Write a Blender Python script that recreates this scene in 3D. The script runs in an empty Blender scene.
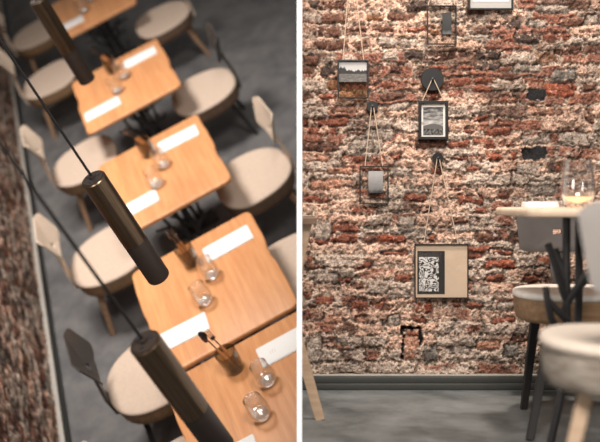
import bpy, bmesh, math, random
import numpy as np
from mathutils import Matrix, Vector, Quaternion
random.seed(7)
sc = bpy.context.scene
COL = sc.collection
PI = math.pi

# ------------------------------------------------------------------ the two settings
# Everything is in metres. The bay with the brick panel stands level; the dining floor
# beyond it is a raked (tilted) deck, whose own axes are: X along the table row, Y towards
# its brick wall, Z its own up. RAKE is the rigid placement of that deck.
EYE = 0.775
FPX = 945.1
RR = Matrix(((-0.32091941683100855, -0.8773696736256784, -0.35669760820743146),
             (-0.5087455741601333, 0.4773620932644719, -0.7164519332696933),
             (0.7988671157779673, -0.04845500712387668, -0.5995527029468717)))
CC = Vector((-3.656311744137329, -0.023254970196747382, 4.082392060557462))
AX = Matrix(((1, 0, 0), (0, 0, 1), (0, -1, 0)))
ROT = (AX @ RR).to_quaternion().to_matrix()
RAKE = Matrix.Translation(Vector((0, 0, EYE)) - ROT @ CC) @ ROT.to_4x4()
LEVEL = Matrix.Identity(4)

def wp(u, v, D):
    """point of the level bay from bearings measured off the photograph"""
    return Vector(((u - 300) / FPX * D, D, EYE - (v - 200) / FPX * D))

# ------------------------------------------------------------------ colour + node helpers
def lin(r, g, b):
    def f(c):
        c /= 255.0
        return c / 12.92 if c <= .04045 else ((c + .055) / 1.055) ** 2.4
    return (f(r), f(g), f(b), 1.0)

class NT:
    def __init__(s, name):
        m = bpy.data.materials.new(name); m.use_nodes = True
        s.m = m; s.t = m.node_tree; s.n = s.t.nodes; s.l = s.t.links
        s.b = s.n['Principled BSDF']; s.out = s.n['Material Output']
    def node(s, typ, ins=None, **kw):
        n = s.n.new(typ)
        for k, v in kw.items(): setattr(n, k, v)
        for k, v in (ins or {}).items(): s.set(n.inputs[k], v)
        return n
    def set(s, sock, v):
        if isinstance(v, bpy.types.NodeSocket): s.l.new(v, sock)
        else: sock.default_value = v
    def bs(s, **kw):
        for k, v in kw.items(): s.set(s.b.inputs[k.replace('_', ' ')], v)
    def co(s, which='Object', scale=(1, 1, 1), rot=(0, 0, 0)):
        tc = s.node('ShaderNodeTexCoord')
        mp = s.node('ShaderNodeMapping', {'Vector': tc.outputs[which], 'Scale': scale, 'Rotation': rot})
        return mp.outputs[0]
    def noise(s, vec, scale, detail=4, rough=.55):
        return s.node('ShaderNodeTexNoise', {'Vector': vec, 'Scale': scale, 'Detail': detail, 'Roughness': rough}).outputs['Fac']
    def ramp(s, fac, stops):
        r = s.node('ShaderNodeValToRGB', {'Fac': fac})
        e = r.color_ramp.elements
        while len(e) < len(stops): e.new(.5)
        for el, (p, c) in zip(e, stops):
            el.position = p; el.color = c
        return r.outputs['Color']
    def mix(s, fac, a, b, mode='MIX'):
        n = s.node('ShaderNodeMix', data_type='RGBA', blend_type=mode)
        s.set(n.inputs[0], fac); s.set(n.inputs[6], a); s.set(n.inputs[7], b)
        return n.outputs[2]
    def math(s, op, a, b=0.0, clamp=False):
        n = s.node('ShaderNodeMath', operation=op, use_clamp=clamp)
        s.set(n.inputs[0], a); s.set(n.inputs[1], b)
        return n.outputs[0]
    def bump(s, h, strength=.3, dist=.005):
        s.bs(Normal=s.node('ShaderNodeBump', {'Height': h, 'Strength': strength, 'Distance': dist}).outputs[0])

def plain(name, rgb, rough=.5, metal=0.0, var=.12, scale=30.0, bump=0.0, spec=.5):
    t = NT(name); c = lin(*rgb)
    nz = t.noise(t.co(), scale, 4)
    lo = tuple(x * (1 - var) for x in c[:3]) + (1,); hi = tuple(min(1, x * (1 + var)) for x in c[:3]) + (1,)
    t.bs(Base_Color=t.ramp(nz, [(.3, lo), (.7, hi)]), Roughness=rough, Metallic=metal)
    t.b.inputs['Specular IOR Level'].default_value = spec
    if bump: t.bump(nz, bump, .004)
    return t.m

def wood(name, a, b, rough=.45, plank=.13, gscale=1.0):
    t = NT(name)
    v = t.co(scale=(1.2 * gscale, 14 * gscale, 14 * gscale))
    g = t.noise(v, 3.0, 6, .6)
    fine = t.noise(t.co(scale=(3, 90, 90)), 4.0, 3)
    base = t.ramp(g, [(.25, lin(*a)), (.75, lin(*b))])
    sep = t.node('ShaderNodeSeparateXYZ', {'Vector': t.co()})
    pl = t.math('FLOOR', t.math('DIVIDE', sep.outputs['Y'], plank))
    wn = t.node('ShaderNodeTexWhiteNoise', {'W': pl}, noise_dimensions='1D').outputs['Value']
    k = t.math('ADD', t.math('MULTIPLY', wn, .16), .88)
    k2 = t.math('MULTIPLY', k, t.math('ADD', t.math('MULTIPLY', fine, .22), .89))
    kc = t.node('ShaderNodeCombineColor', {0: k2, 1: k2, 2: k2}).outputs[0]
    t.bs(Base_Color=t.mix(1.0, base, kc, 'MULTIPLY'), Roughness=rough)
    t.bump(fine, .08, .002)
    return t.m

def thin_glass(name, tint=(1, 1, 1), refl=1.0, rim=1.0):
    t = NT(name)
    lw0 = t.node('ShaderNodeLayerWeight', {'Blend': .5})
    edge = t.math('POWER', lw0.outputs['Facing'], 2.2)
    tr = t.node('ShaderNodeBsdfTransparent', {'Color': t.mix(edge, tint + (1,), tuple(c * rim for c in tint) + (1,))})
    gl = t.node('ShaderNodeBsdfGlossy', {'Color': (1, 1, 1, 1), 'Roughness': .03})
    lw = t.node('ShaderNodeLayerWeight', {'Blend': .5})
    fr = t.node('ShaderNodeMath', {0: t.math('MULTIPLY', t.math('POWER', lw.outputs['Facing'], 3.5), .75), 1: .035}, operation='ADD')
    nz = t.noise(t.co(), 8, 1)
    f = t.math('MULTIPLY', fr.outputs[0], t.math('ADD', t.math('MULTIPLY', nz, .1), refl), True)
    mx = t.node('ShaderNodeMixShader', {0: f, 1: tr.outputs[0], 2: gl.outputs[0]})
    t.l.new(mx.outputs[0], t.out.inputs[0])
    return t.m

# ------------------------------------------------------------------ geometry helpers: each returns (verts, faces)
def join(*parts):
    V, F = [], []
    for v, f in parts:
        o = len(V); V += [tuple(p) for p in v]; F += [tuple(i + o for i in q) for q in f]
    return V, F

def xf(vf, M):
    return [tuple(M @ Vector(p)) for p in vf[0]], vf[1]

def box(c, s, bev=0.0, seg=2):
    bm = bmesh.new(); bmesh.ops.create_cube(bm, size=1)
    for v in bm.verts: v.co = Vector((v.co.x * s[0], v.co.y * s[1], v.co.z * s[2])) + Vector(c)
    if bev: bmesh.ops.bevel(bm, geom=bm.edges[:], offset=bev, segments=seg, profile=.5, affect='EDGES')
    bm.verts.index_update()
    V = [tuple(v.co) for v in bm.verts]; F = [tuple(v.index for v in f.verts) for f in bm.faces]
    bm.free(); return V, F

def tube(path, radii, n=10, flat=1.0):
    P = [Vector(p) for p in path]
    if not hasattr(radii, '__len__'): radii = [radii] * len(P)
    V, F = [], []
    prev = None
    for i, p in enumerate(P):
        d = (P[min(i + 1, len(P) - 1)] - P[max(i - 1, 0)]).normalized()
        if prev is None:
            a = d.cross(Vector((0, 0, 1)) if abs(d.z) < .9 else Vector((1, 0, 0))).normalized()
        else:
            a = (prev - d * prev.dot(d)).normalized()
        prev = a; b = d.cross(a)
        for k in range(n):
            t = 2 * PI * k / n
            V.append(tuple(p + (a * math.cos(t) + b * math.sin(t) * flat) * radii[i]))
    for i in range(len(P) - 1):
        for k in range(n):
            k2 = (k + 1) % n
            F.append((i * n + k, i * n + k2, (i + 1) * n + k2, (i + 1) * n + k))
    F.append(tuple(range(n - 1, -1, -1))); F.append(tuple((len(P) - 1) * n + k for k in range(n)))
    return V, F

def bar(p0, p1, w0, w1, side=(1, 0, 0), flat=1.0, bev=.15):
    """tapered bar of (rounded) square section"""
    p0, p1 = Vector(p0), Vector(p1); d = (p1 - p0).normalized(); s = Vector(side)
    a = (s - d * s.dot(d)).normalized(); b = d.cross(a)
    V, F = [], []; prof = []
    for sx, sy in ((1, 1), (-1, 1), (-1, -1), (1, -1)):
        c = 1 - bev
        pr = [(sx, sy * c), (sx * c, sy)]
        prof += pr if sx * sy > 0 else pr[::-1]
    for p, w in ((p0, w0), (p1, w1)):
        for x, y in prof: V.append(tuple(p + (a * x + b * y * flat) * (w / 2)))
    n = len(prof)
    for k in range(n): F.append((k, (k + 1) % n, n + (k + 1) % n, n + k))
    F.append(tuple(range(n - 1, -1, -1))); F.append(tuple(range(n, 2 * n)))
    return V, F

def lathe(prof, n=28, close=False):
    V, F = [], []
    for r, z in prof:
        for k in range(n):
            t = 2 * PI * k / n; V.append((r * math.cos(t), r * math.sin(t), z))
    m = len(prof)
    for i in range(m - 1):
        for k in range(n):
            k2 = (k + 1) % n; F.append((i * n + k, i * n + k2, (i + 1) * n + k2, (i + 1) * n + k))
    if close:
        F.append(tuple(range(n - 1, -1, -1))); F.append(tuple((m - 1) * n + k for k in range(n)))
    return V, F

def rings(outline, levels):
    """stack of offset copies of a closed 2-D outline; levels = [(inset, z)]"""
    n = len(outline); O = [Vector(p) for p in outline]; N = []
    for i in range(n):
        d = O[(i + 1) % n] - O[i - 1]
        N.append(Vector((d.y, -d.x)).normalized())
    V, F = [], []
    for ins, z in levels:
        for p, q in zip(O, N): V.append((p.x - q.x * ins, p.y - q.y * ins, z))
    for i in range(len(levels) - 1):
        for k in range(n):
            k2 = (k + 1) % n; F.append((i * n + k, i * n + k2, (i + 1) * n + k2, (i + 1) * n + k))
    F.append(tuple(range(n - 1, -1, -1))); F.append(tuple((len(levels) - 1) * n + k for k in range(n)))
    return V, F

def rrect(w, h, r, seg=6, cx=0.0, cy=0.0):
    pts = []
    rr = r if hasattr(r, '__len__') else [r] * 4
    for (sx, sy, a0), q in zip(((1, 1, 0), (-1, 1, PI / 2), (-1, -1, PI), (1, -1, 1.5 * PI)), rr):
        for k in range(seg + 1):
            t = a0 + PI / 2 * k / seg
            pts.append((cx + sx * (w / 2 - q) + q * math.cos(t), cy + sy * (h / 2 - q) + q * math.sin(t)))
    return pts

# ------------------------------------------------------------------ object helpers
MESH = {}
def mesh_of(key, vf, mat, smooth=True, ang=40):
    if key and key in MESH: return MESH[key]
    me = bpy.data.meshes.new(key or 'shape'); me.from_pydata(vf[0], [], vf[1]); me.update()
    bm = bmesh.new(); bm.from_mesh(me); bmesh.ops.recalc_face_normals(bm, faces=bm.faces[:]); bm.to_mesh(me); bm.free()
    me.materials.append(mat)
    if smooth:
        for p in me.polygons: p.use_smooth = True
        me.set_sharp_from_angle(angle=math.radians(ang))
    if key: MESH[key] = me
    return me

def tag(o, label=None, cat=None, group=None, kind=None):
    for k, v in (('label', label), ('category', cat), ('group', group), ('kind', kind)):
        if v: o[k] = v
    return o

def thing(name, label, cat, S, loc=(0, 0, 0), rz=0.0, group=None, extra=None):
    o = bpy.data.objects.new(name, None); COL.objects.link(o); o.empty_display_size = .05
    o.matrix_world = S @ Matrix.Translation(Vector(loc)) @ Matrix.Rotation(rz, 4, 'Z') @ (extra or Matrix.Identity(4))
    return tag(o, label, cat, group)

def part(name, vf, mat, parent, key=None, smooth=True, ang=40, label=None):
    o = bpy.data.objects.new(name, mesh_of(key, vf, mat, smooth, ang)); COL.objects.link(o); o.parent = parent
    if label: o['label'] = label
    return o

def single(name, vf, mat, S, loc=(0, 0, 0), rz=0.0, label=None, cat=None, group=None, kind=None, key=None, extra=None, smooth=True, ang=40):
    o = bpy.data.objects.new(name, mesh_of(key, vf, mat, smooth, ang)); COL.objects.link(o)
    o.matrix_world = S @ Matrix.Translation(Vector(loc)) @ Matrix.Rotation(rz, 4, 'Z') @ (extra or Matrix.Identity(4))
    return tag(o, label, cat, group, kind)

# ------------------------------------------------------------------ materials
M = {}
M['oak'] = wood('oiled oak table', (197, 131, 83), (223, 161, 109), .42)
M['oak_edge'] = wood('pale oak edge', (220, 190, 160), (244, 220, 196), .5)
M['ply'] = wood('seat wood edge', (112, 84, 58), (160, 126, 92), .6, .02, 2)
M['ply_dark'] = wood('dark seat wood edge', (92, 70, 54), (122, 96, 76), .6, .02, 2)
M['pale_wood'] = wood('pale ash wood', (176, 146, 118), (206, 178, 150), .5, .3)
M['brown_wood'] = wood('brown wood edge', (96, 76, 60), (122, 98, 78), .5, .3)
M['leg_wood'] = wood('leg wood', (128, 98, 74), (166, 132, 104), .5, .3)
M['cream_pad'] = plain('cream felt pad', (190, 170, 153), .95, var=.06, scale=60, bump=.15, spec=.1)
M['white_pad'] = plain('white felt pad', (232, 224, 214), .95, var=.05, scale=60, bump=.15, spec=.1)
M['light_pad'] = plain('light felt pad', (228, 212, 196), .95, var=.06, scale=60, bump=.2, spec=.1)
M['cream_back'] = plain('cream lacquered back', (214, 194, 174), .45, var=.04)
M['grey_back'] = plain('light grey lacquered back', (172, 164, 158), .45, var=.04)
M['dark_back'] = plain('dark grey lacquered back', (74, 69, 66), .38, var=.06)
M['dark_leg'] = plain('dark metal leg', (40, 37, 36), .6, var=.1, spec=.25)
M['black_steel'] = plain('black steel', (34, 32, 32), .45, var=.15)
M['bronze'] = None
M['lamp_black'] = plain('matt black lamp end', (58, 47, 41), .55, var=.08)
M['cord'] = plain('black cord', (34, 30, 28), .7)
M['screw'] = plain('steel screw', (120, 122, 126), .3, .9)
M['napkin'] = plain('white napkin', (232, 228, 224), .9, var=.02, scale=90, bump=.08, spec=.1)
M['emblem'] = plain('beige print', (196, 186, 176), .9)
M['glass'] = thin_glass('clear glass', (.985, .985, .98), 2.6, .78)
def _gbase():
    t = NT('thick glass base')
    tr = t.node('ShaderNodeBsdfTransparent', {'Color': (.98, .98, .98, 1)})
    df = t.node('ShaderNodeBsdfDiffuse', {'Color': (1, .98, .96, 1)}); gl = t.node('ShaderNodeBsdfGlossy', {'Color': (1, 1, 1, 1), 'Roughness': .12})
    nz = t.math('MULTIPLY', t.noise(t.co(), 60, 2), .5)  # white diffuse mixed in unevenly as painted glints
    m1 = t.node('ShaderNodeMixShader', {0: nz, 1: tr.outputs[0], 2: df.outputs[0]})
    m2 = t.node('ShaderNodeMixShader', {0: .14, 1: m1.outputs[0], 2: gl.outputs[0]}); t.l.new(m2.outputs[0], t.out.inputs[0]); return t.m
M['glass_base_glint'] = _gbase()
M['smoked'] = thin_glass('smoked amber glass', (.62, .59, .53), 1.4, .55)
M['pane'] = thin_glass('picture glass', (.985, .98, .975), .6)
M['pane_brown'] = thin_glass('tinted picture glass', (.90, .84, .76), .7)
M['handle'] = wood('cutlery handle wood', (176, 108, 60), (206, 138, 84), .45, .3)
M['steel'] = plain('cutlery steel', (110, 104, 100), .25, .95)
M['frame_black'] = plain('black metal frame', (24, 22, 22), .4)
M['mat_white'] = plain('white card', (232, 228, 222), .9, var=.03)
M['mat_grey'] = plain('silver grey card', (170, 168, 165), .6, var=.03)
M['paper_beige'] = plain('beige paper', (206, 182, 158), .9, var=.04, scale=12)
M['twine'] = plain('pale twine', (186, 164, 142), .9, var=.15, scale=200)
M['white_paint_glow'] = plain('white paint with glow', (252, 252, 252), .8, var=.0, spec=.2)
_b = M['white_paint_glow'].node_tree.nodes['Principled BSDF']; _b.inputs['Emission Color'].default_value = (1, 1, 1, 1); _b.inputs['Emission Strength'].default_value = .25  # faint self-glow added so the partition edge reads pure white
M['skirt'] = plain('dark grey skirting', (54, 54, 51), .45, var=.08)
M['skirt_top'] = plain('light skirting ledge', (150, 144, 136), .6, var=.1)
M['liquid'] = None
def _bronze():
    t = NT('brushed bronze'); v = t.co(scale=(60, 60, 1.5))
    g = t.noise(v, 3, 4)
    t.bs(Base_Color=t.ramp(g, [(.3, lin(104, 86, 68)), (.7, lin(140, 118, 96))]), Roughness=.28, Metallic=.92)
    t.bump(g, .05, .001); return t.m
M['bronze'] = _bronze()
def _liquid():
    t = NT('pale wine')
    tr = t.node('ShaderNodeBsdfTransparent', {'Color': lin(250, 226, 200)})
    df = t.node('ShaderNodeBsdfDiffuse', {'Color': t.ramp(t.noise(t.co(), 20, 2), [(.3, lin(252, 226, 200)), (.7, lin(255, 236, 212))])})
    tl = t.node('ShaderNodeBsdfTranslucent', {'Color': lin(255, 240, 220)})
    both = t.node('ShaderNodeAddShader', {0: df.outputs[0], 1: tl.outputs[0]})
    mx = t.node('ShaderNodeMixShader', {0: .72, 1: tr.outputs[0], 2: both.outputs[0]}); t.l.new(mx.outputs[0], t.out.inputs[0]); return t.m
M['liquid'] = _liquid()
def _felt():
    t = NT('layered felt edge'); sep = t.node('ShaderNodeSeparateXYZ', {'Vector': t.co()})
    band = t.noise(t.co(scale=(7, 7, 42)), 2.2, 7, .72)
    t.bs(Base_Color=t.ramp(band, [(.3, lin(112, 96, 84)), (.48, lin(184, 168, 152)), (.7, lin(226, 216, 204))]), Roughness=.95)
    t.bump(band, 1.0, .02); return t.m
M['felt'] = _felt()
def _floor(name, a, b, rough):
    t = NT(name)
    v = t.co()
    w = t.noise(v, 1.6, 5, .6)
    wv = t.node('ShaderNodeMix', {0: .25, 4: v, 5: t.node('ShaderNodeTexNoise', {'Vector': v, 'Scale': 2.0, 'Detail': 4.0}).outputs['Color']}, data_type='VECTOR').outputs[1]
    n2 = t.noise(wv, 7, 6, .62)
    f = t.math('ADD', t.math('MULTIPLY', w, .4), t.math('MULTIPLY', n2, .6))
    t.bs(Base_Color=t.ramp(f, [(.40, lin(*a)), (.62, lin(*b))]), Roughness=rough)
    t.bump(n2, .06, .004); return t.m
M['floor_bay'] = _floor('polished concrete bay', (72, 75, 74), (120, 122, 121), .45)
M['floor_deck'] = _floor('polished concrete deck', (84, 83, 84), (112, 109, 107), .42)

# ------------------------------------------------------------------ rough brick walls: relief + colour worked out per vertex
_rng = np.random.RandomState(11)
_perm = _rng.permutation(4096); _val = _rng.rand(4096)
def hsh(i, j, s=0):
    return _val[_perm[(_perm[(i + 77 * s) & 4095] + j) & 4095]]
def vn(x, y, s=0):
    i = np.floor(x).astype(int); j = np.floor(y).astype(int); fx = x - i; fy = y - j
    fx = fx * fx * fx * (fx * (fx * 6 - 15) + 10); fy = fy * fy * fy * (fy * (fy * 6 - 15) + 10)
    a = hsh(i, j, s) * (1 - fx) + hsh(i + 1, j, s) * fx
    b = hsh(i, j + 1, s) * (1 - fx) + hsh(i + 1, j + 1, s) * fx
    return a * (1 - fy) + b * fy
def fbm(x, y, sc_, oct=4, s=0, g=.55):
    r = 0; a = 1; t = 0; f = 1.0 / sc_
    for o in range(oct):
        r = r + a * (vn(x * f + 13.7 * o, y * f + 5.1 * o, s + o) - .5) * 2; t += a; a *= g; f *= 2.03
    return r / t
def sst(a, b, x):
    t = np.clip((x - a) / (b - a), 0, 1); return t * t * (3 - 2 * t)
def L3(*c): return np.array(lin(*c)[:3])
TONES = {'r': L3(140, 86, 68), 'R': L3(156, 88, 66), 'd': L3(108, 76, 63), 'k': L3(78, 64, 58), 'K': L3(46, 46, 48),
         'p': L3(178, 132, 110), 'g': L3(170, 154, 141), 's': L3(128, 120, 112), 'c': L3(58, 46, 40), 'b': L3(132, 92, 66)}
MORT = L3(206, 182, 163); MORT2 = L3(184, 156, 138); PINK = L3(200, 162, 141); GREY = L3(174, 158, 145)

def brick_field(X, Z, patches, course, blen, cover, seed, tall=0.0):
    """returns relief in metres and linear rgb for wall coordinates X, Z"""
    wx = X + .018 * fbm(X, Z, .07, 3, seed) + .006 * fbm(X, Z, .018, 2, seed + 9)
    wz = Z + .011 * fbm(X, Z, .09, 3, seed + 3) + .005 * fbm(X, Z, .016, 2, seed + 5)
    row = np.floor(wz / course).astype(int)
    fz = wz / course - row
    off = hsh(row, row * 3 + 1, seed) * .9 + (row % 2) * .5
    q = wx / blen + off; bi = np.floor(q).astype(int); fx = q - bi
    half = hsh(bi, row, seed + 21) < .3
    fx = np.where(half, (fx * 2) % 1.0, fx); bl = np.where(half, blen / 2, blen)
    idn = hsh(bi * 2 + (half & (((q - bi) * 2) >= 1)), row, seed + 2); id2 = hsh(bi + 7, row + 5, seed + 4)
    e = np.minimum(np.minimum(fx, 1 - fx) * bl, np.minimum(fz, 1 - fz) * course)
    n1 = fbm(X, Z, .05, 4, seed + 31); n2 = fbm(X, Z, .014, 4, seed + 33, .65); n3 = fbm(X, Z, .22, 3, seed + 35)
    n4 = fbm(X, Z, .006, 2, seed + 37, .7)
    bm = sst(.003, .011, e + .005 * n1 + .004 * n2)                # 1 on a brick face
    cov = sst(-.12, .22, n1 * .7 + n3 * .9 + (idn - .5) * .9 + cover - .42 * tall * sst(.85, 1.5, Z))   # smeared mortar over the brick
    face = bm * (1 - cov)
    col = np.where((idn < .4)[..., None], TONES['r'], np.where((idn < .62)[..., None], TONES['d'], np.where((idn < .75)[..., None], TONES['g'], TONES['b'])))
    mcol = MORT * (1 - sst(-.5, .5, n1))[..., None] + MORT2 * sst(-.5, .5, n1)[..., None]
    lump = np.where((id2 < .5)[..., None], PINK, GREY)
    mcol = mcol + (lump - mcol) * (sst(.0, .6, bm * (.4 + .6 * id2))[..., None] * .75)
    H = .007 * bm * (.3 + id2) + .010 * cov * (.3 + n1) + .0075 * n1 + .0048 * n2 + .0026 * n4
    face = face * .85
    for (px, pz, pw, ph, t) in patches:
        w2 = pw / 2 + .02; h2 = ph / 2 + .02
        sl = (np.abs(X - px) < w2 + .03) & (np.abs(Z - pz) < h2 + .03)
        if not sl.any(): continue
        dx = np.abs(wx[sl] - px) - pw / 2; dz = np.abs(wz[sl] - pz) - ph / 2
        rr = min(pw, ph) * .28
        ax = np.maximum(dx + rr, 0); az = np.maximum(dz + rr, 0)
        d = np.sqrt(ax * ax + az * az) + np.minimum(np.maximum(dx + rr, dz + rr), 0) - rr
        m = sst(.004, -.005, d + .007 * n2[sl] + .005 * n1[sl])
        k = TONES[t]
        hole = t in 'cK'
        spots = 0 if hole else sst(.16, .46, n1[sl] * .8 + .55 * n2[sl] + .3 * n4[sl]) * (.25 if t in 'gs' else 1.0)
        mm = (m * (1 - spots))[:, None]
        tone = k * (1 + .28 * n2[sl] + .22 * n1[sl])[:, None]
        col[sl] = col[sl] * (1 - mm) + tone * mm
        face[sl] = np.maximum(face[sl] * (1 - m), m * (1 - spots))
        if t == 'c': H[sl] = H[sl] * (1 - m) - .022 * m
        elif t == 'K': H[sl] = H[sl] * (1 - m) + (-.004 + .004 * n1[sl]) * m
        else:
            edge = sst(-.012, .0, d)
            H[sl] = H[sl] * (1 - m * .8) + m * (.002 + .006 * id2[sl] + .003 * n2[sl]) - .006 * edge * sst(.012, .0, d)
    rgb = mcol * (1 - face[..., None]) + col * face[..., None]
    n5 = fbm(X, Z, .03, 5, seed + 41, .72)
    grime = (1 - .48 * sst(.0, .45, n5)) * (1 - .22 * sst(-.1, .4, -n3))
    shade = (1 + .20 * n2 + .26 * n4 + .14 * n3) * grime
    def blur(A, k):
        for ax in (0, 1):
            P_ = np.concatenate([np.repeat(np.take(A, [0], ax), k, ax), A, np.repeat(np.take(A, [-1], ax), k, ax)], ax)
            c = np.cumsum(P_, ax); n = 2 * k + 1
            lo = np.concatenate([np.zeros_like(np.take(c, [0], ax)), np.take(c, range(c.shape[ax] - n), ax)], ax)
            A = (np.take(c, range(n - 1, c.shape[ax]), ax) - lo) / n
        return A
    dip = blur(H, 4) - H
    shade = shade * (1 - .55 * sst(.0004, .0042, dip)) * (1 + .12 * sst(.0, .004, -dip))  # shade of crevices and light on raised spots painted into the colour
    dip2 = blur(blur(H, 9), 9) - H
    shade = shade * (1 - .38 * sst(.001, .010, dip2))  # painted shade for the wider hollows
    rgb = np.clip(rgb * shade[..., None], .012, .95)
    return H, rgb

def brick_mat():
    t = NT('rough old brick')
    at = t.node('ShaderNodeAttribute', attribute_name='brick_tint')
    v = t.co()
    f = t.noise(v, 220, 3, .6)
    k1 = t.ramp(f, [(.3, (.55, .55, .55, 1)), (.7, (1.3, 1.3, 1.3, 1))])
    pit = t.ramp(t.noise(v, 95, 6, .72), [(.36, (.42, .37, .34, 1)), (.50, (1.06, 1.06, 1.06, 1))])
    blot = t.ramp(t.noise(v, 38, 5, .7), [(.34, (.62, .57, .54, 1)), (.52, (1.04, 1.04, 1.04, 1))])
    k = t.mix(1.0, t.mix(1.0, k1, pit, 'MULTIPLY'), blot, 'MULTIPLY')
    t.bs(Base_Color=t.mix(1.0, at.outputs['Color'], k, 'MULTIPLY'), Roughness=.9)
    t.b.inputs['Specular IOR Level'].default_value = .25
    t.bump(t.noise(v, 130, 5, .7), .55, .004)
    return t.m
M['brick'] = brick_mat()

def brick_wall(name, xs, zs, S, patches, course, blen, cover, seed, back, tall=0.0):
    X, Z = np.meshgrid(xs, zs)
    H, C = brick_field(X, Z, patches, course, blen, cover, seed, tall)
    ny, nx = X.shape
    V = np.stack([X, -H, Z], -1).reshape(-1, 3)
    # a flat back and closed rim so that the wall is a solid slab
    I = np.arange(nx * ny).reshape(ny, nx)
    quads = np.stack([I[:-1, :-1], I[:-1, 1:], I[1:, 1:], I[1:, :-1]], -1).reshape(-1, 4).tolist()
    n0 = nx * ny
    loop = list(I[0, :]) + list(I[1:, -1]) + list(I[-1, -2::-1]) + list(I[-2:0:-1, 0])
    bv = [(V[i][0], back, V[i][2]) for i in loop]
    m = len(loop)
    for k in range(m): quads.append([int(loop[(k + 1) % m]), int(loop[k]), n0 + k, n0 + (k + 1) % m])
    me = bpy.data.meshes.new(name)
    me.from_pydata(V.tolist() + bv, [], quads + [list(range(n0, n0 + m))[::-1]])
    ca = me.color_attributes.new('brick_tint', 'FLOAT_COLOR', 'POINT')
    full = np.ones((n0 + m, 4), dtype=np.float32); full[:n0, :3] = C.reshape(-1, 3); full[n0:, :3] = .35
    ca.data.foreach_set('color', full.ravel())
    me.materials.append(M['brick'])
    for p in me.polygons: p.use_smooth = True
    me.update()
    o = bpy.data.objects.new(name, me); COL.objects.link(o); o.matrix_world = S; o['kind'] = 'structure'
    return o

DW = 3.885      # distance of the level bay's brick face
Kw = DW / FPX
def wx_(u): return (u - 300) * Kw
def wz_(v): return EYE - (v - 200) * Kw
RAW = [  # zoomed survey of the wall: (origin u, origin v, list of brick patches x,y,w,h,tone at 3.4x)
 (300, 0, "100,15,100,25,d 400,18,60,30,k 110,62,110,30,d 90,110,80,35,d 345,55,80,30,d 245,100,180,22,d 390,97,80,18,r 110,155,120,25,d 205,155,40,20,d 285,155,30,20,d 40,205,50,35,d 110,240,80,30,k 25,240,40,25,d 390,190,55,28,k 470,190,80,30,d 255,240,50,30,d 325,235,50,30,d 475,230,60,20,r 110,285,50,35,b 290,288,80,22,r 245,275,40,25,d 30,325,50,25,d 95,325,60,20,r 310,325,80,25,d 450,322,50,25,r 100,415,110,28,r 20,415,20,28,r 460,105,50,25,b 330,145,130,30,g 60,20,40,20,k 250,60,60,25,b 310,195,50,25,g 40,60,50,30,g 180,370,120,20,p 330,365,70,25,g"),
 (450, 0, "90,40,60,25,d 270,5,50,12,r 415,75,80,30,d 215,85,60,30,k 150,85,50,25,d 200,128,45,28,r 265,130,80,30,k 360,125,80,25,r 465,125,45,22,r 30,185,60,25,d 130,183,75,35,k 190,183,40,25,r 400,172,85,30,d 485,170,50,28,d 10,235,25,30,d 60,230,60,20,r 135,228,85,28,k 35,278,65,28,r 120,275,80,25,r 200,258,60,25,d 290,270,80,10,r 375,305,100,40,R 390,258,80,40,s 295,320,60,44,K 110,305,70,22,r 20,318,50,25,r 480,300,50,25,d 200,340,60,20,r 100,400,70,20,r 480,400,30,25,d 310,375,90,30,p 185,425,40,15,r 90,130,90,25,g 350,30,120,25,g 300,80,60,26,g 440,210,60,24,p 270,230,90,30,g 480,70,40,40,g"),
 (300, 125, "60,20,110,25,r 70,75,130,28,d 190,30,60,18,d 185,115,70,25,r 265,115,50,25,R 430,65,120,30,d 320,112,30,20,r 470,155,35,20,r 140,155,80,25,p 45,250,90,25,r 390,245,70,30,r 215,290,90,25,r 150,350,90,30,r 60,390,70,25,r 150,385,90,30,r 295,385,120,30,R 450,385,30,25,r 260,240,60,18,r 20,160,15,20,d 410,290,60,20,d 235,385,40,25,d 270,35,90,40,g 230,70,110,40,g 80,355,50,60,g 360,340,50,50,g 110,200,150,30,p 45,115,110,25,p 340,160,80,30,g 470,110,30,20,r"),
 (450, 125, "170,22,80,28,r 70,20,40,20,r 35,65,70,25,r 120,60,70,25,r 190,60,50,25,r 170,103,100,28,R 65,115,90,18,r 80,145,50,14,r 280,97,78,42,K 430,100,28,28,r 415,20,60,10,r 370,145,25,20,r 345,140,15,30,k 70,255,90,28,r 100,290,60,20,r 60,325,90,15,d 20,215,40,20,d 180,240,30,18,r 130,380,80,30,d 215,385,40,25,d 100,420,90,22,r 170,430,80,15,r 40,180,50,15,p 320,45,45,40,g 420,50,100,45,g 270,150,80,40,g 270,50,60,30,g 320,215,90,50,g 60,350,90,20,g"),
 (300, 250, "50,55,60,22,d 210,50,70,30,r 320,15,80,14,r 150,100,60,25,r 190,125,50,20,d 90,175,60,30,r 30,155,25,25,r 225,190,110,30,r 355,95,50,25,r 420,195,70,30,R 310,195,60,20,d 400,235,50,20,r 380,290,40,20,r 205,235,40,20,p 90,310,40,15,d 150,325,60,20,p 346,320,9,95,c 405,300,8,60,c 375,270,60,9,c 335,150,80,30,g 445,350,50,45,s 320,240,40,40,g 45,340,50,80,g 50,190,20,10,d 90,95,80,35,g 110,240,60,30,p 375,335,45,70,p"),
 (450, 250, "80,15,50,20,r 170,10,80,18,r 170,48,100,30,R 150,95,60,20,r 290,95,70,25,r 85,185,50,18,r 20,185,25,20,r 180,240,60,18,r 190,190,50,30,g 235,305,40,25,d 215,345,50,40,s 30,340,70,30,g 130,330,80,30,p 100,130,60,30,g 320,40,60,30,r 320,200,60,30,r"),
]
PATCH = []
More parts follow.
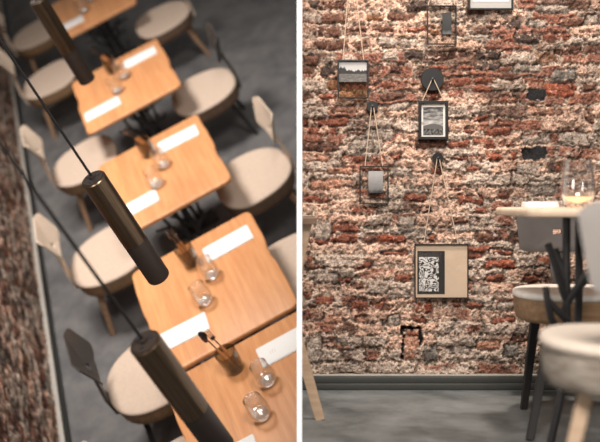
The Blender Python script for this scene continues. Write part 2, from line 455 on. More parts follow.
for u0, v0, s in RAW:
    for it in s.split():
        x, y, w, h, t = it.split(',')
        PATCH.append((wx_(u0 + float(x) / 3.4), wz_(v0 + float(y) / 3.4), float(w) / 3.4 * Kw * 1.04, float(h) / 3.4 * Kw * 1.04, t))
xs = np.concatenate([np.arange(.006, 1.30, 0.0028), np.linspace(1.30, 2.3, 210)])
zs = np.concatenate([np.linspace(0, .05, 6)[:-1], np.arange(.05, 1.62, 0.0028), np.linspace(1.62, 2.3, 140)])
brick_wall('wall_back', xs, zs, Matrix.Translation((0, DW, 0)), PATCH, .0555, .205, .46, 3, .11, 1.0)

# ------------------------------------------------------------------ level bay: floor, skirting, white partition end
single('floor', box((1.15, 1.9, -.03), (2.31, 4.2, .06)), M['floor_bay'], LEVEL, kind='structure', smooth=False)
sk = single('baseboard_back', join(box((1.153, DW - .022, .0135), (2.294, .030, .027), .003), box((1.153, DW - .018, .040), (2.294, .022, .030), .004)), M['skirt'], LEVEL, kind='structure')
part('ledge', box((1.153, DW - .012, .0585), (2.294, .034, .007), .002), M['skirt_top'], sk, label='light grey top ledge')
Y0 = 3.0
single('wall_partition', box(((-.0095 + .0060) / 2, (Y0 + DW + .11) / 2, 1.13), (.0155, DW + .11 - Y0, 2.34), .0008, 1), M['white_paint_glow'], LEVEL, kind='structure', smooth=False)

# ------------------------------------------------------------------ raked dining deck: floor, brick wall, skirting
single('floor_deck', box((5.6, -1.4, -.03), (17.2, 6.6, .06)), M['floor_deck'], RAKE, kind='structure', smooth=False)
WALLY = Matrix.Translation((0, 1.70, 0)) @ Matrix.Rotation(-.020, 4, 'Z')
FLIP = Matrix(((1, 0, 0, 0), (0, 1, 0, 0), (0, 0, 1, 0), (0, 0, 0, 1)))
rs = random.Random(5); LP = []
for k in range(420):
    LP.append((rs.uniform(-1.2, 6), rs.uniform(.12, 1.3), rs.uniform(.06, .2), rs.uniform(.04, .07), rs.choice('rrddkkbgps')))
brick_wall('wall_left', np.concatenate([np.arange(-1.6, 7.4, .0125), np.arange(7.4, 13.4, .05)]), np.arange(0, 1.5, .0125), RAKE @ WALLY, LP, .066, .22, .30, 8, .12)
skl = single('baseboard_left', join(box((5.9, -.022, .03), (15.0, .032, .06), .004), box((5.9, -.016, .078), (15.0, .024, .036), .004)), M['skirt'], RAKE @ WALLY, kind='structure')
part('ledge', box((5.9, -.014, .104), (15.0, .052, .016), .003), M['skirt_top'], skl, label='light grey top ledge')

# ------------------------------------------------------------------ chairs
def seat_outline(W, D, n=40):
    pts = []
    for k in range(n):
        t = 2 * PI * k / n; c, s = math.cos(t), math.sin(t); e = 2 / 2.5
        x = abs(c) ** e * math.copysign(W / 2, c); y = abs(s) ** e * math.copysign(D / 2, s)
        x *= 1 - .10 * (y / (D / 2))          # a little narrower towards the back
        pts.append((x, y))
    return pts

def back_shape(w0, w1, h, th, hole_z, hole_r, curve, rc):
    """rounded trapezoid plate with a round hole; stands in XZ, faces -Y, bottom at z=0"""
    base = rrect(1, 1, [rc[0], rc[0], rc[1], rc[1]], 7)
    n = len(base); outer = []
    for x, z in base:
        zz = (z + .5); w = w1 + (w0 - w1) * zz
        outer.append((x * w, zz * h))
    hz = hole_z
    V, F = [], []
    R = 5
    for side in (0, 1):
        y0 = -th / 2 if side == 0 else th / 2
        for r in range(R + 1):
            f = r / R
            for x, z in outer:
                ang = math.atan2(z - hz, x)
                ix, iz = hole_r * math.cos(ang), hz + hole_r * math.sin(ang)
                px, pz = ix + (x - ix) * f, iz + (z - iz) * f
                q = 1.0
                yy = y0 * (1.0 if r < R else .55)
                V.append((px, yy - curve * px * px, pz))
    A = (R + 1) * n
    for side in (0, 1):
        o = side * A
        for r in range(R):
            for k in range(n):
                k2 = (k + 1) % n; q = (o + r * n + k, o + r * n + k2, o + (r + 1) * n + k2, o + (r + 1) * n + k)
                F.append(q if side else q[::-1])
    for k in range(n):
        k2 = (k + 1) % n
        F.append((k, k2, A + k2, A + k)); F.append((R * n + k, A + R * n + k, A + R * n + k2, R * n + k2))
    return V, F

def chair(S, loc, rz, label, kind, W=.58, D=.54, zt=.46, th=.105, side='ply', pad='cream_pad', back=None, legm=None, group=None, lean=.20, bscale=1.0, spread=1.0, bz=.118, inn=0.0, feet=None, bx=0.0, bh=.205, hz=.042, hr=.0155, cv=.55, wb=.24, rc=(.16, .22), lw=1.0, nw=1.0):
    """back of the chair points to local +Y"""
    t = thing('dining_chair', label, 'chair', S, loc, rz, group)
    back = back or {'cream': 'cream_back', 'dark': 'dark_back', 'grey': 'grey_back'}[kind]
    legm = legm or {'cream': 'leg_wood', 'dark': 'dark_leg', 'grey': 'pale_wood'}[kind]
    key = f'{kind}{W}{D}{zt}{th}{side}{pad}{bscale}{spread}{lean}{bz}{inn}{feet}{bx}{bh}{hz}{hr}{cv}{wb}{rc}{lw}{nw}'
    so = seat_outline(W, D); pt = .024
    zb = zt - th
    part('seat', rings(so, [(.03, zb), (.010, zb + .006), (.004, zb + .02), (.0, zb + th * .45), (.002, zt - pt)]), M[side], t, key + 's', ang=60)
    part('seat_pad', rings(so, [(.002, zt - pt), (-.004, zt - pt + .006), (-.003, zt - .008), (.006, zt - .002), (.03, zt), (.08, zt + .001)]), M[pad], t, key + 'p', ang=60)
    w0 = .034 if legm != 'dark_leg' else .027
    w0 *= lw; nb = bscale * nw
    for sx in (-1, 1):
        for sy in (-1, 1):
            a = (sx * W * .27, sy * D * .27, zb + .02); b = (sx * W * .40 * spread, sy * D * .42 * spread, 0)
            if feet: b = (sx * feet[sy][0], feet[sy][1], 0)
            part('leg', bar(a, b, w0, w0 * .72), M[legm], t, key + f'l{sx}{sy}')
    y0 = D / 2 - inn
    yb = y0 + .012 + (bz + .06) * lean
    part('back_support', join(bar((bx, D / 2 - .06, zb + .014), (bx, D / 2 + .012, zb + .02), .06 * nb, .06 * nb, flat=.25),
                              bar((bx, D / 2 + .010, zb + .012), (bx, D / 2 + .016, zt + .02), .062 * nb, .058 * nb, flat=.22),
                              bar((bx, D / 2 + .016, zt + .015), (bx, yb + .012, zt + bz + .02), .058 * nb, .062 * nb, flat=.2)), M[back], t, key + 'n')
    bk = back_shape(.31 * bscale, wb * bscale, bh * bscale, .014, hz * bscale, hr * bscale, cv, rc)
    Mx = Matrix.Translation((bx, yb, zt + bz)) @ Matrix.Rotation(-lean, 4, 'X')
    part('backrest', xf(bk, Mx), M[back], t, key + 'b')
    return t

gl, gr = 'chairs on the wall side of the row', 'chairs on the aisle side of the row'
# aisle side (their backs away from the tables): local +Y -> deck -Y, so turned by pi
LK = dict(lean=.30, bz=.20, inn=.115, bscale=1.25, bh=.185, hz=.045, hr=.021, cv=1.4, wb=.285, lw=1.3, nw=1.3, th=.125)
chair(RAKE, (1.68, -.13, 0), PI + .04, 'pale-backed aisle-side chair, nearest to the white strip of those wholly in view', 'cream', group=gr, side='ply_dark', **LK)
chair(RAKE, (3.08, -.13, 0), PI - .05, 'aisle-side chair with dark shield back and dark legs', 'dark', group=gr, side='ply_dark', **LK)
chair(RAKE, (4.70, -.135, 0), PI, 'wooden-legged aisle-side chair at the upper edge of the picture', 'cream', group=gr, side='ply_dark', **LK)
chair(RAKE, (.62, -.12, 0), PI, 'aisle-side chair mostly hidden behind the white strip, beside the second table', 'cream', group=gr, side='ply_dark', **LK)
# wall side
chair(RAKE, (.425, .93, 0), .05, 'wall-side chair with dark grey shield back, beside the nearest pendant lamp', 'dark', group=gl, **LK)
chair(RAKE, (1.68, .99, 0), -.03, 'white-backed wall-side chair, its round backrest hole clearly visible', 'cream', group=gl, **LK)
chair(RAKE, (2.98, .96, 0), .0, 'beige-backed wall-side chair crossed by the middle lamp cord', 'cream', group=gl, **LK)
chair(RAKE, (4.68, 1.06, 0), .0, 'beige wall-side seat next to the far lamp black end', 'cream', group=gl, **LK)
chair(RAKE, (5.86, 1.07, 0), .0, 'farthest beige wall-side seat beside the far lamp bronze tube', 'cream', group=gl, **LK)
chair(RAKE, (-.43, .97, 0), .04, 'wall-side chair mostly below the frame, only a pale backrest tip showing', 'cream', group=gl, **LK)

# ------------------------------------------------------------------ dining tables with branching steel bases
def wavy_top(w, l, seed):
    r = random.Random(seed); pts = []
    rad = .045; n = 12
    ph = r.uniform(0, 6)
    def off(t): return .008 * math.sin(t * 5 + ph) + .004 * math.sin(t * 11 + 2 * ph)
    for (sx, sy, a0) in ((1, 1, 0), (-1, 1, PI / 2), (-1, -1, PI), (1, -1, 1.5 * PI)):
        for k in range(7):
            t = a0 + PI / 2 * k / 6
            pts.append((sx * (w / 2 - rad) + rad * math.cos(t), sy * (l / 2 - rad) + rad * math.sin(t)))
        nx = {(1, 1): (-1, 1), (-1, 1): (-1, -1), (-1, -1): (1, -1), (1, -1): (1, 1)}[(sx, sy)]
        p = pts[-1]
        for k in range(1, n):
            f = k / n
            if sx == nx[0]: pts.append((p[0], p[1] + (nx[1] - sy) * (l / 2 - rad) * f))
            else: pts.append((p[0] + (nx[0] - sx) * (w / 2 - rad) * f, p[1] + sy * off(f * 2) * math.sin(PI * f)))
    return pts

def twig_base(h, seed, wid=1.0):
    """black steel trunk and branches; local XZ spread, stands on z=0"""
    r = random.Random(seed); trunks, br = [], []
    q = .013
    trunks.append(tube([(-.05, 0, 0), (-.03, .01, .2), (-.035, .0, .42), (-.03, 0, h)], [q * 1.2, q, q, q], 8))
    trunks.append(tube([(.06, 0, 0), (.03, -.01, .2), (.03, .0, .42), (.035, 0, h)], [q * 1.2, q, q, q], 8))
    for (x, z, ang, ln, dy) in ((-.03, .38, 2.2, .26, .06), (-.04, .42, 2.6, .16, -.08), (.03, .40, .9, .28, -.05), (.03, .33, .45, .20, .09), (-.03, .28, 2.75, .22, .02), (.04, .24, .7, .18, -.1), (0, .5, 1.2, .2, .14), (0, .46, 1.9, .22, -.16)):
        p = Vector((x, 0, z)); d = Vector((math.cos(ang) * wid, dy * 3, math.sin(ang)))
        m = p + d * ln * .5; e = m + Vector((d.x * .3, d.y * .6, abs(d.z) * 1.1)) * ln * .6
        if e.z > h: e.z = h
        br.append(tube([p, m, e], [q * .95, q * .85, q * .7], 8))
        e2 = m + Vector((d.x * 1.4, -d.y * .4, d.z * .3)) * ln * .45
        if e2.z > h: e2.z = h
        br.append(tube([m, e2], [q * .8, q * .6], 8))
    return trunks, br

TAB = {1: -.984, 2: 0.0, 3: 1.330, 4: 2.775, 5: 4.62}
TL = {1: 'nearest oak table, cut off by the bottom edge of the picture',
      2: 'second nearest oak table, behind a narrow dark gap, wavy right edge',
      3: 'oak table standing alone behind the middle pendant lamp',
      4: 'oak table directly below the far pendant lamp tip',
      5: 'blurred oak table behind the far pendant lamp at the upper edge'}
TW, TLN = .945, .80
for i, x0 in TAB.items():
    t = thing('dining_table', TL[i], 'table', RAKE, (x0 + TW / 2, TLN / 2, 0), 0, 'oak tables in a row')
    part('tabletop', rings(wavy_top(TW, TLN, i), [(.012, .718), (.002, .722), (0, .73), (0, .742), (.003, .748), (.010, .75)]), M['oak'], t, ang=50)
    for sx in (-1, 1):
        tr, br = twig_base(.718, 3 * i + sx, .9)
        R_ = Matrix.Translation((sx * .30, 0, 0)) @ Matrix.Rotation(PI / 2, 4, 'Z')
        lg = part('pedestal', xf(join(*tr, box((0, 0, .006), (.34, .12, .012), .003)), R_), M['black_steel'], t)
        part('branches', xf(join(*br), R_), M['black_steel'], lg)

# ------------------------------------------------------------------ table setting
def napkin_shape(l, w, h=.010):
    a = rings(rrect(w, l, .006, 3), [(0, 0), (-.001, h * .3), (0, h * .55)])
    b = rings(rrect(w - .004, l - .003, .006, 3, .0015, 0), [(.001, h * .55), (-.0005, h * .8), (.002, h)])
    return join(a, b)
NK = napkin_shape(.30, .142)
def glass_shape(h, r):
    o = [(r * .02, .001), (r * .58, .0), (r * .70, .006), (r * .93, h * .22), (r * 1.0, h * .40), (r * .95, h * .62), (r * .80, h * .98), (r * .785, h)]
    inn = [(r * .765, h), (r * .78, h * .97), (r * .92, h * .62), (r * .965, h * .40), (r * .88, h * .22), (r * .60, .020), (r * .02, .014)]
    return lathe(o + inn, 28)
def cylinder_glass(h, r):
    o = [(.001, .001), (r * .88, 0), (r * .94, .006), (r, h * .98), (r * .99, h), (r * .955, h), (r * .89, .018), (.001, .015)]
    return lathe(o, 28)
def spoon_parts(L):
    """stands along +Z: wooden handle below, steel neck and bowl above"""
    hd = tube([(0, 0, 0), (0, 0, L * .12), (0, 0, L * .42), (0, 0, L * .56)], [.007, .0095, .0090, .0065], 10)
    nk = tube([(0, 0, L * .55), (0, 0, L * .78)], [.0035, .0035], 8)
    bowl = []
    V, F = lathe([(.001, -.5), (.45, -.42), (.85, -.2), (1, 0), (.85, .25), (.5, .43), (.001, .5)], 18)
    V = [(x * .026, y * .006 + .010 * (1 - x * x), z * L * .26 + L * .88) for x, y, z in V]
    return hd, join(nk, (V, F))
def fork_parts(L):
    hd, _ = spoon_parts(L)
    pr = [tube([(0, 0, L * .55), (0, 0, L * .76)], .0035, 8), box((0, 0, L * .79), (.024, .004, L * .07), .0015)]
    for k in (-1, 0, 1): pr.append(tube([(k * .0095, 0, L * .81), (k * .0095, .003, L * 1.0)], [.0026, .0016], 6))
    return hd, join(*pr)

SPH, SPM = spoon_parts(.275); FKH, FKM = fork_parts(.26)
where = {1: 'nearest table', 2: 'second nearest table', 3: 'table behind the middle lamp', 4: 'table under the far lamp', 5: 'blurred far table'}
ZT = .7505
for i in (1, 2, 3, 4, 5):
    x0 = TAB[i]; r = random.Random(40 + i); W_ = where[i]
    d = {1: (.045, .0), 2: (0, 0), 3: (0, -.015), 4: (.01, 0), 5: (.0, 0)}[i]
    g = {1: (0, -.045), 2: (0, 0), 3: (-.03, .02), 4: (.0, .015), 5: (-.02, .03)}[i]
    if i < 5: nr = single('napkin', NK, M['napkin'], RAKE, (x0 + .74 + d[0] * .4, .20 + g[1] * (1.0 if i == 1 else 0), ZT), r.uniform(-.05, .05), f'folded white napkin on the {W_}, at its aisle end', 'napkin', 'folded napkins on the tables', key='nk')
    if i == 1:
        em = part('printed_emblem', join(*[tube([(-.012 + .006 * k, .06 + .012 * j + .003 * math.sin(k), .0102) for k in range(5)], .0012, 5) for j in range(3)]), M['emblem'], nr, label='small beige printed mark')
    single('napkin', NK, M['napkin'], RAKE, (x0 + .235 + d[0], .625 + (.035 if i == 5 else 0), ZT), r.uniform(-.05, .05), f'folded white napkin on the {W_}, at its wall end', 'napkin', 'folded napkins on the tables', key='nk')
    # drinking glasses
    for j, (gx, gy, nm) in enumerate(((.545, .355, 'beside the tumbler'), (.37, .445, 'farther from the tumbler'))):
        dg = single('drinking_glass', glass_shape(.14, .056), M['glass'], RAKE, (x0 + gx + d[0] + g[0], gy + d[1] + g[1], ZT), 0, f'clear stemless glass on the {W_}, the one {nm}', 'glass', 'stemless glasses on the tables', key='dg')
        part('thick_base', lathe([(.001, .0016), (.0305, .0014), (.037, .006), (.045, .018), (.040, .020), (.032, .0185), (.001, .0128)], 28), M['glass_base_glint'], dg, 'dgb', label='thick base with painted glints')
    if i == 5: continue
    tx, ty = x0 + .745 + d[0], .435 + d[1]
    single('cutlery_tumbler', cylinder_glass(.132, .056), M['smoked'], RAKE, (tx, ty, ZT), 0, f'smoked amber tumbler holding cutlery on the {W_}', 'tumbler', 'cutlery tumblers on the tables', key='ct')
    # cutlery leaning in it: handles down
    lx, ly, tl = {1: (.80, .60, .42), 2: (.5, .86, .12), 3: (.3, .95, .38), 4: (.4, .9, .36), 5: (.4, .9, .36)}[i]
    for nm, hd, mt, k in (('spoon', SPH, SPM, 1), ('fork', FKH, FKM, -1)):
        az = math.atan2(-lx, ly); tilt = tl - (.05 if k < 0 else 0)
        E_ = Matrix.Rotation(az, 4, 'Z') @ Matrix.Rotation(-tilt, 4, 'X') @ Matrix.Rotation(.4 * k, 4, 'Z')
        st = -.030 * tl / .4; ox, oy = lx * st - ly * .0115 * k, ly * st + lx * .0115 * k
        t = thing(nm, f'wooden-handled {nm} standing in the tumbler on the {W_}', nm, RAKE, (tx + ox, ty + oy, ZT + .0215), 0, f'{nm}s standing in tumblers', E_)
        part('handle', hd, M['handle'], t, nm + 'h'); part('bowl' if nm == 'spoon' else 'tines', mt, M['steel'], t, nm + 'm')

# ------------------------------------------------------------------ pendant lamps
def from_deck(u, v, z):
    d = RR.transposed() @ Vector(((u - 300) / FPX, (v - 200) / FPX, 1)); k = (z - CC.z) / d.z
    return CC + d * k
def pendant(u, v, label, z=2.25, h=.565, r=.050):
    p = from_deck(u, v, z)
    t = thing('pendant_lamp', label, 'lamp', RAKE, (p.x, p.y, z - h), 0, 'tube pendant lamps over the tables')
    cut = h * .39
    part('lamp_tube', lathe([(.001, h), (r * .93, h), (r, h - .004), (r, cut), (r * .98, cut), (r * .001, cut)], 40), M['bronze'], t, 'lt')
    part('black_end', lathe([(.001, cut), (r * .985, cut), (r * .985, .006), (r * .95, 0), (r * .86, 0), (r * .84, .05), (.001, .06)], 40), M['lamp_black'], t, 'lb')
    cap = part('top_cap', join(lathe([(.001, h + .003), (r * .84, h + .003), (r * .86, h), (r * .80, h - .004)], 32), lathe([(.001, h + .016), (.011, h + .015), (.013, h + .002)], 16)), M['lamp_black'], t, 'lc')
    for k, a in enumerate((.6, 2.7, 4.8)):
        part('screw', xf(lathe([(.001, h + .008), (.006, h + .0075), (.007, h + .002)], 10), Matrix.Translation((r * .5 * math.cos(a), r * .5 * math.sin(a), 0))), M['screw'], cap, f'ls{k}')
    part('cord', tube([(0, 0, h + .01), (0, 0, h + 1.9)], .0052, 8), M['cord'], t, 'lw')
    return t
pendant(144.4, 342, 'nearest bronze tube pendant with black lower end, running off the bottom of the picture')
pendant(93, 178.5, 'middle bronze tube pendant with black lower end above the lone oak table')
pendant(37.5, 0, 'far bronze tube pendant with black lower end and screws on its cap')

# ------------------------------------------------------------------ level bay: pictures on the wall
PF = DW - .024          # plane of the pictures, clear of the brick relief
KF = PF / FPX
def pX(u): return (u - 300) * KF
def pZ(v): return EYE - (v - 200) * KF

def photo_mat(name, kind):
    t = NT(name)
    tc = t.node('ShaderNodeTexCoord'); sp = t.node('ShaderNodeSeparateXYZ', {'Vector': tc.outputs['Generated']})
    x, z = sp.outputs['X'], sp.outputs['Z']
    ob = t.co()
    if kind == 'field':      # pale sky, dark tree line, grey field
        sky = t.ramp(t.math('ADD', z, t.math('MULTIPLY', t.noise(ob, 30, 3), .2)), [(.3, lin(212, 210, 208)), (1, lin(178, 176, 176))])
        line = t.math('ADD', .44, t.math('MULTIPLY', t.math('POWER', t.noise(t.co(scale=(1, 1, .02)), 75, 4, .7), 2.5), .75))
        left = t.math('MULTIPLY', t.math('LESS_THAN', x, .2), .13)
        tree = t.math('LESS_THAN', z, t.math('ADD', line, left))
        c = t.mix(tree, sky, lin(40, 38, 38))
        grd = t.ramp(t.noise(t.co(scale=(1, 1, 3)), 60, 5, .7), [(.3, lin(58, 56, 55)), (.7, lin(132, 128, 124))])
        c = t.mix(t.math('LESS_THAN', z, .40), c, grd)
    elif kind == 'barn':     # clouded sky over a low building
        sky = t.ramp(t.math('ADD', t.math('MULTIPLY', t.noise(t.co(scale=(1, 1, 3)), 28, 4), .8), t.math('MULTIPLY', z, -.25)), [(.12, lin(52, 52, 52)), (.45, lin(206, 203, 200))])
        roof = t.math('MULTIPLY', t.math('LESS_THAN', z, t.math('SUBTRACT', .40, t.math('MULTIPLY', t.math('POWER', t.math('ABSOLUTE', t.math('SUBTRACT', x, .5)), 2.0), .35))), 1)
        c = t.mix(roof, sky, lin(92, 90, 88))
        wallm = t.math('LESS_THAN', z, .22)
        c = t.mix(wallm, c, t.ramp(t.noise(ob, 120, 2), [(.4, lin(24, 24, 24)), (.65, lin(120, 118, 116))]))
    elif kind == 'scribble':  # pale tangled strokes on black
        nn = t.node('ShaderNodeTexNoise', {'Vector': ob, 'Scale': 26.0, 'Detail': 1.0, 'Distortion': 1.5}).outputs['Fac']
        s = t.math('SINE', t.math('MULTIPLY', nn, 46.0))
        inside = t.math('MULTIPLY', t.math('LESS_THAN', t.math('ABSOLUTE', t.math('SUBTRACT', x, .42)), .36), t.math('LESS_THAN', t.math('ABSOLUTE', t.math('SUBTRACT', z, .46)), .40))
        c = t.mix(t.math('MULTIPLY', inside, t.math('GREATER_THAN', s, -.05)), lin(34, 33, 34), lin(222, 218, 214))
    elif kind == 'mist':      # soft grey with a darker foot
        c = t.ramp(t.math('ADD', z, t.math('MULTIPLY', t.noise(ob, 50, 4), .3)), [(.18, lin(44, 42, 42)), (.36, lin(120, 118, 118)), (1.0, lin(172, 170, 170))])
    else:                     # dark upright figureless blur
        c = t.ramp(t.math('ADD', z, t.math('MULTIPLY', t.noise(ob, 40, 4), .4)), [(.15, lin(96, 100, 100)), (.4, lin(30, 32, 33)), (1.0, lin(44, 44, 44))])
    t.bs(Base_Color=c, Roughness=.6)
    return t.m
PM = {k: photo_mat(k + ' photograph', k) for k in ('field', 'barn', 'scribble', 'mist', 'gloom')}

def border(x0, z0, x1, z1, w, d):
    """open rectangular frame centred on y=0"""
    return join(box(((x0 + x1) / 2, 0, z0 + w / 2), (x1 - x0, d, w), .0008, 1), box(((x0 + x1) / 2, 0, z1 - w / 2), (x1 - x0, d, w), .0008, 1),
                box((x0 + w / 2, 0, (z0 + z1) / 2), (w, d, z1 - z0 - 2 * w), .0008, 1), box((x1 - w / 2, 0, (z0 + z1) / 2), (w, d, z1 - z0 - 2 * w), .0008, 1))

def picture(u0, v0, u1, v1, bw, label, pieces, pane='pane', cords=(), depth=.014):
    cx, cz = (pX(u0) + pX(u1)) / 2, (pZ(v0) + pZ(v1)) / 2
    t = thing('picture_frame', label, 'picture', LEVEL, (cx, PF, cz), 0)
    l, r, b, tt = pX(u0) - cx, pX(u1) - cx, pZ(v1) - cz, pZ(v0) - cz
    part('frame_border', border(l, b, r, tt, bw, depth), M['frame_black'], t, smooth=False)
    if pane: part('glass_pane', box((0, -.003, 0), (r - l - bw, .0012, tt - b - bw)), M[pane], t, smooth=False)
    for (nm, a0, c0, a1, c1, mt, y) in pieces:
        xa, xb, za, zb = pX(a0) - cx, pX(a1) - cx, pZ(c1) - cz, pZ(c0) - cz
        part(nm, box(((xa + xb) / 2, y, (za + zb) / 2), (xb - xa, .0012, zb - za)), mt, t, smooth=False)
    for path in cords:
        part('hanging_cord', tube([(pX(u) - cx, -.012 if k else -.004, pZ(v) - cz) for k, (u, v) in enumerate(path)], .0021, 6), M['twine'], t)
    return t

def peg(u, v, rpx, label):
    rad = rpx * KF
    t = thing('wall_peg', label, 'wall hook', LEVEL, (pX(u), PF, pZ(v)), 0, extra=Matrix.Rotation(PI / 2, 4, 'X'))
    part('disc', lathe([(.001, -.014), (rad * .96, -.014), (rad, -.011), (rad, .002), (rad * .96, .005), (.001, .005)], 32), M['frame_black'], t)
    part('pin', lathe([(.001, .004), (.0045, .004), (.0045, .015), (.006, .016), (.006, .019), (.001, .020)], 14), M['frame_black'], t)

picture(337.5, 60, 368.5, 98.5, .006, 'black-framed photograph of a pale sky over a dark tree line, hung on long cords', [('print', 339.2, 61.8, 366.8, 81.8, PM['field'], .002), ('tinted_glass', 339.2, 81.8, 366.8, 97.2, M['pane_brown'], .001)], 'pane',
        cords=[[(343, 60), (350, -38)], [(363.5, 60), (352, -38)]])
peg(351, -40, 6, 'dark wall peg above the upper edge of the picture holding the long cords')
picture(427, 5.5, 456.5, 44.5, .004, 'thin black glass frame with a small dark upright print, below the wall top', [('print', 442.5, 12.5, 451.5, 34, PM['gloom'], .002)], 'pane',
        cords=[[(428, 6), (441, -48)], [(455, 6), (442, -48)]])
peg(441.5, -50, 6, 'dark wall peg above the upper edge of the picture holding the thin glass frame')
picture(468.5, -42, 513, 10, .007, 'black frame with silver grey mount, cut off by the top of the picture', [('mount', 470, -40, 511.5, 8.5, M['mat_grey'], .003), ('print', 473, -36, 509, 1.5, M['mat_white'], .0015)], 'pane')
picture(418.5, 101, 448, 139.5, .011, 'small thick black frame with white mount around a photograph of a low building', [('mount', 420, 102.5, 446.5, 138, M['mat_white'], .003), ('print', 423.3, 107, 443.2, 135, PM['barn'], .0015)], 'pane',
        cords=[[(422, 101.5), (431.5, 80)], [(444, 101.5), (433.5, 80)]], depth=.02)
peg(432.3, 79.5, 11.5, 'large round black wall disc holding the small white-mounted photograph')
picture(359.5, 166, 388.5, 204, .004, 'thin black glass frame with a small misty grey print in its centre', [('print', 368.5, 171, 383, 193, PM['mist'], .002)], 'pane',
        cords=[[(365, 166), (371.3, 107)], [(382.5, 166), (373.3, 107)]])
peg(372.3, 106.6, 5.7, 'small dark round wall peg directly below the tree line photograph')
picture(414.5, 243.8, 468.3, 298.3, .0042, 'largest thin black frame, beige paper with a black panel of white tangled strokes', [('backing_paper', 415.5, 245, 467.3, 297.3, M['paper_beige'], .003), ('print', 417.4, 251, 444.8, 294, PM['scribble'], .0015)], 'pane',
        cords=[[(423.5, 244.5), (436.8, 158.5)], [(458, 244.5), (438.8, 158.5)]])
peg(437.8, 158.3, 5.6, 'small dark round wall peg above the beige framed print')

# ------------------------------------------------------------------ level bay: table with wine, chairs, trestle
tt = thing('bistro_table', 'pale wooden table against the right edge on a branching black steel base', 'table', LEVEL, (1.072, 3.03, 0))
part('tabletop', rings(rrect(.84, .54, [.03, .06, .06, .03], 8, .02, 0), [(.010, .7235), (.002, .727), (0, .734), (0, .742), (.003, .748), (.010, .75)]), M['oak_edge'], tt, ang=50)
def bp(u, v, dy=0.0, D=2.88):
    w = wp(u, v, D + dy); return (w.x - 1.072, w.y - 3.03, w.z)
ped = part('pedestal', join(tube([bp(566.5, 214), bp(566.5, 280), bp(567, 345), bp(560, 400), bp(548, 455)], [.0125] * 5, 8),
                            tube([bp(579, 214, .05), bp(579, 290, .05), bp(577, 350, .05), bp(580, 452, .05)], [.0125] * 4, 8)), M['black_steel'], tt)
part('branches', join(tube([bp(548, 244, -.03), bp(556, 268, -.02), bp(566, 300)], [.0115, .0105, .012], 8),
                      tube([bp(555, 249, .02), bp(560, 262, .01), bp(568, 283)], [.0105, .010, .011], 8),
                      tube([bp(586, 274, -.04), bp(577, 288, -.03), bp(567, 303), bp(562, 316)], [.0105, .011, .012, .012], 8),
                      tube([bp(546, 287, -.05), bp(547, 298, -.05), bp(551, 318, -.05), bp(560, 334, -.02), bp(567, 340)], [.010, .0105, .0105, .010, .010], 8),
                      tube([bp(547, 299, -.05), bp(558, 311, -.05), bp(572, 326, -.04), bp(579, 334, .02)], [.010, .0105, .0105, .010], 8),
                      tube([bp(572, 296, .03), bp(586, 280, .06), bp(596, 262, .1)], [.011, .010, .009], 8)), M['black_steel'], ped)
napw = wp(540, 205.5, 3.17)
single('napkin', xf(napkin_shape(.110, .07, .018), Matrix.Rotation(PI / 2, 4, 'Z')), M['napkin'], LEVEL, (napw.x, 3.17, .7505), .05, 'small folded white napkin on the pale table next to the wine glass', 'napkin')
gw = wp(578, 204, 3.0)
wg = thing('wine_glass', 'large stemless glass with pale wine on the table at the right edge', 'glass', LEVEL, (gw.x, 3.0, .7505))
GH, GR = .152, .053
part('bowl', glass_shape(GH, GR), M['glass'], wg)
part('wine', lathe([(.001, .0155), (GR * .59, .021), (GR * .86, GH * .215), (GR * .87, GH * .23), (.001, GH * .23)], 28), M['liquid'], wg)

chair(LEVEL, (.980, 3.31, 0), -.02, 'dark-backed chair with white-topped wooden seat, behind the branching table base', 'dark', W=.46, D=.44, zt=.464, side='ply', pad='white_pad', lean=.16, spread=1.0, bz=.116, bh=.165, hz=.075, hr=.018, wb=.29, rc=(.1, .12), lw=1.2, feet={-1: (.235, -.27), 1: (.155, .19)}, bx=-.012)
chair(LEVEL, (.815, 2.19, 0), PI - .33, 'light grey backed chair with layered felt seat in the right foreground', 'grey', W=.50, D=.47, side='felt', pad='light_pad', lean=.10, bscale=1.02, spread=1.1, th=.115, bz=.102)

# pale wooden trestle table that runs on behind the white partition
def cutx(vf, x0):
    bm = bmesh.new(); vs = [bm.verts.new(p) for p in vf[0]]
    for f in vf[1]: bm.faces.new([vs[i] for i in f])
    r = bmesh.ops.bisect_plane(bm, geom=bm.verts[:] + bm.edges[:] + bm.faces[:], plane_co=(x0, 0, 0), plane_no=(-1, 0, 0), clear_outer=True)
    ed = [e for e in r['geom_cut'] if isinstance(e, bmesh.types.BMEdge)]
    bmesh.ops.holes_fill(bm, edges=ed)
    bm.verts.index_update()
    out = [tuple(v.co) for v in bm.verts], [tuple(v.index for v in f.verts) for f in bm.faces]
    bm.free(); return out
XC = .0064
tr = thing('trestle_table', 'pale wooden trestle end jutting out from the white partition', 'table', LEVEL, (0, 0, 0))
a = wp(316.5, 217.3, 3.3); b = wp(302, 224, 3.3)
part('tabletop', cutx(box((-.1, 3.42, (a.z + b.z) / 2), ((a.x + .1) * 2, .40, abs(a.z - b.z)), .002, 1), XC), M['brown_wood'], tr, smooth=False)
p0, p1 = wp(306, 222, 3.27), wp(296, 285, 3.27)
part('leg', cutx(bar(p0, p1, .042, .026, flat=.8), XC), M['pale_wood'], tr, smooth=False)
p0, p1 = wp(292.5, 320, 3.30), wp(320, 418.5, 3.34)
p1.z = .002
part('leg', cutx(bar(p0, p1, .036, .033, flat=1.0), XC), M['pale_wood'], tr, smooth=False)

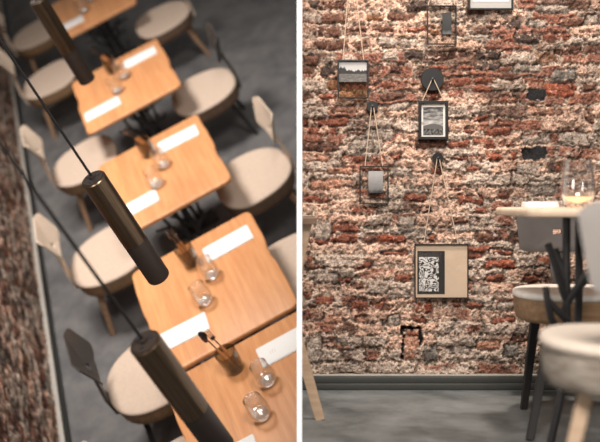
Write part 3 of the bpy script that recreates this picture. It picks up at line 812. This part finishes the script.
# ------------------------------------------------------------------ light
def area(name, S, loc, target, size, power, col, shape='DISK'):
    l = bpy.data.lights.new(name, 'AREA'); l.shape = shape; l.size = size; l.energy = power; l.color = col
    o = bpy.data.objects.new(name, l); COL.objects.link(o)
    d = (Vector(target) - Vector(loc)).normalized()
    o.matrix_world = S @ Matrix.Translation(Vector(loc)) @ d.to_track_quat('-Z', 'Y').to_matrix().to_4x4()
    return o
def spot(name, loc, target, power, col, ang, size, S=LEVEL):
    l = bpy.data.lights.new(name, 'SPOT'); l.energy = power; l.color = col; l.spot_size = math.radians(ang); l.spot_blend = 1.0; l.shadow_soft_size = size
    o = bpy.data.objects.new(name, l); COL.objects.link(o)
    o.matrix_world = S @ Matrix.Translation(Vector(loc)) @ (Vector(target) - Vector(loc)).to_track_quat('-Z', 'Y').to_matrix().to_4x4(); return o
spot('deck_light', (2.1, .95, 6.4), (2.2, 1.1, 0), 2150, (1.0, .945, .895), 68, .75, RAKE)
area('deck_fill', RAKE, (-2.4, 1.6, 4.6), (.6, .6, .6), 1.2, 30, (1.0, .95, .9))
spot('bay_light', (.75, 2.75, 3.3), (.62, 3.9, .42), 400, (1.0, .90, .80), 56, .10)
area('bay_fill', LEVEL, (.0, -.5, 3.9), (.6, 3.6, .4), 1.8, 275, (1.0, .94, .88))
w = bpy.data.worlds.new('World'); sc.world = w; w.use_nodes = True
w.node_tree.nodes['Background'].inputs[0].default_value = (1.0, .95, .90, 1); w.node_tree.nodes['Background'].inputs[1].default_value = .13

# ------------------------------------------------------------------ camera
cd = bpy.data.cameras.new('camera'); cam = bpy.data.objects.new('camera', cd); COL.objects.link(cam)
cam.location = (0, 0, EYE); cam.rotation_euler = (PI / 2, 0, 0)
cd.sensor_fit = 'HORIZONTAL'; cd.sensor_width = 36; cd.lens = FPX * 36 / 600; cd.shift_y = -21 / 600
cd.clip_start = .05; cd.clip_end = 60
cd.dof.use_dof = True; cd.dof.focus_distance = 3.8; cd.dof.aperture_fstop = 1.5
sc.camera = cam
sc.view_settings.view_transform = 'Standard'; sc.view_settings.look = 'None'; sc.view_settings.exposure = 0.0
try:
    sc.cycles.use_denoising = True; sc.cycles.max_bounces = 10; sc.cycles.transparent_max_bounces = 24; sc.cycles.caustics_reflective = False; sc.cycles.caustics_refractive = False
except Exception: pass
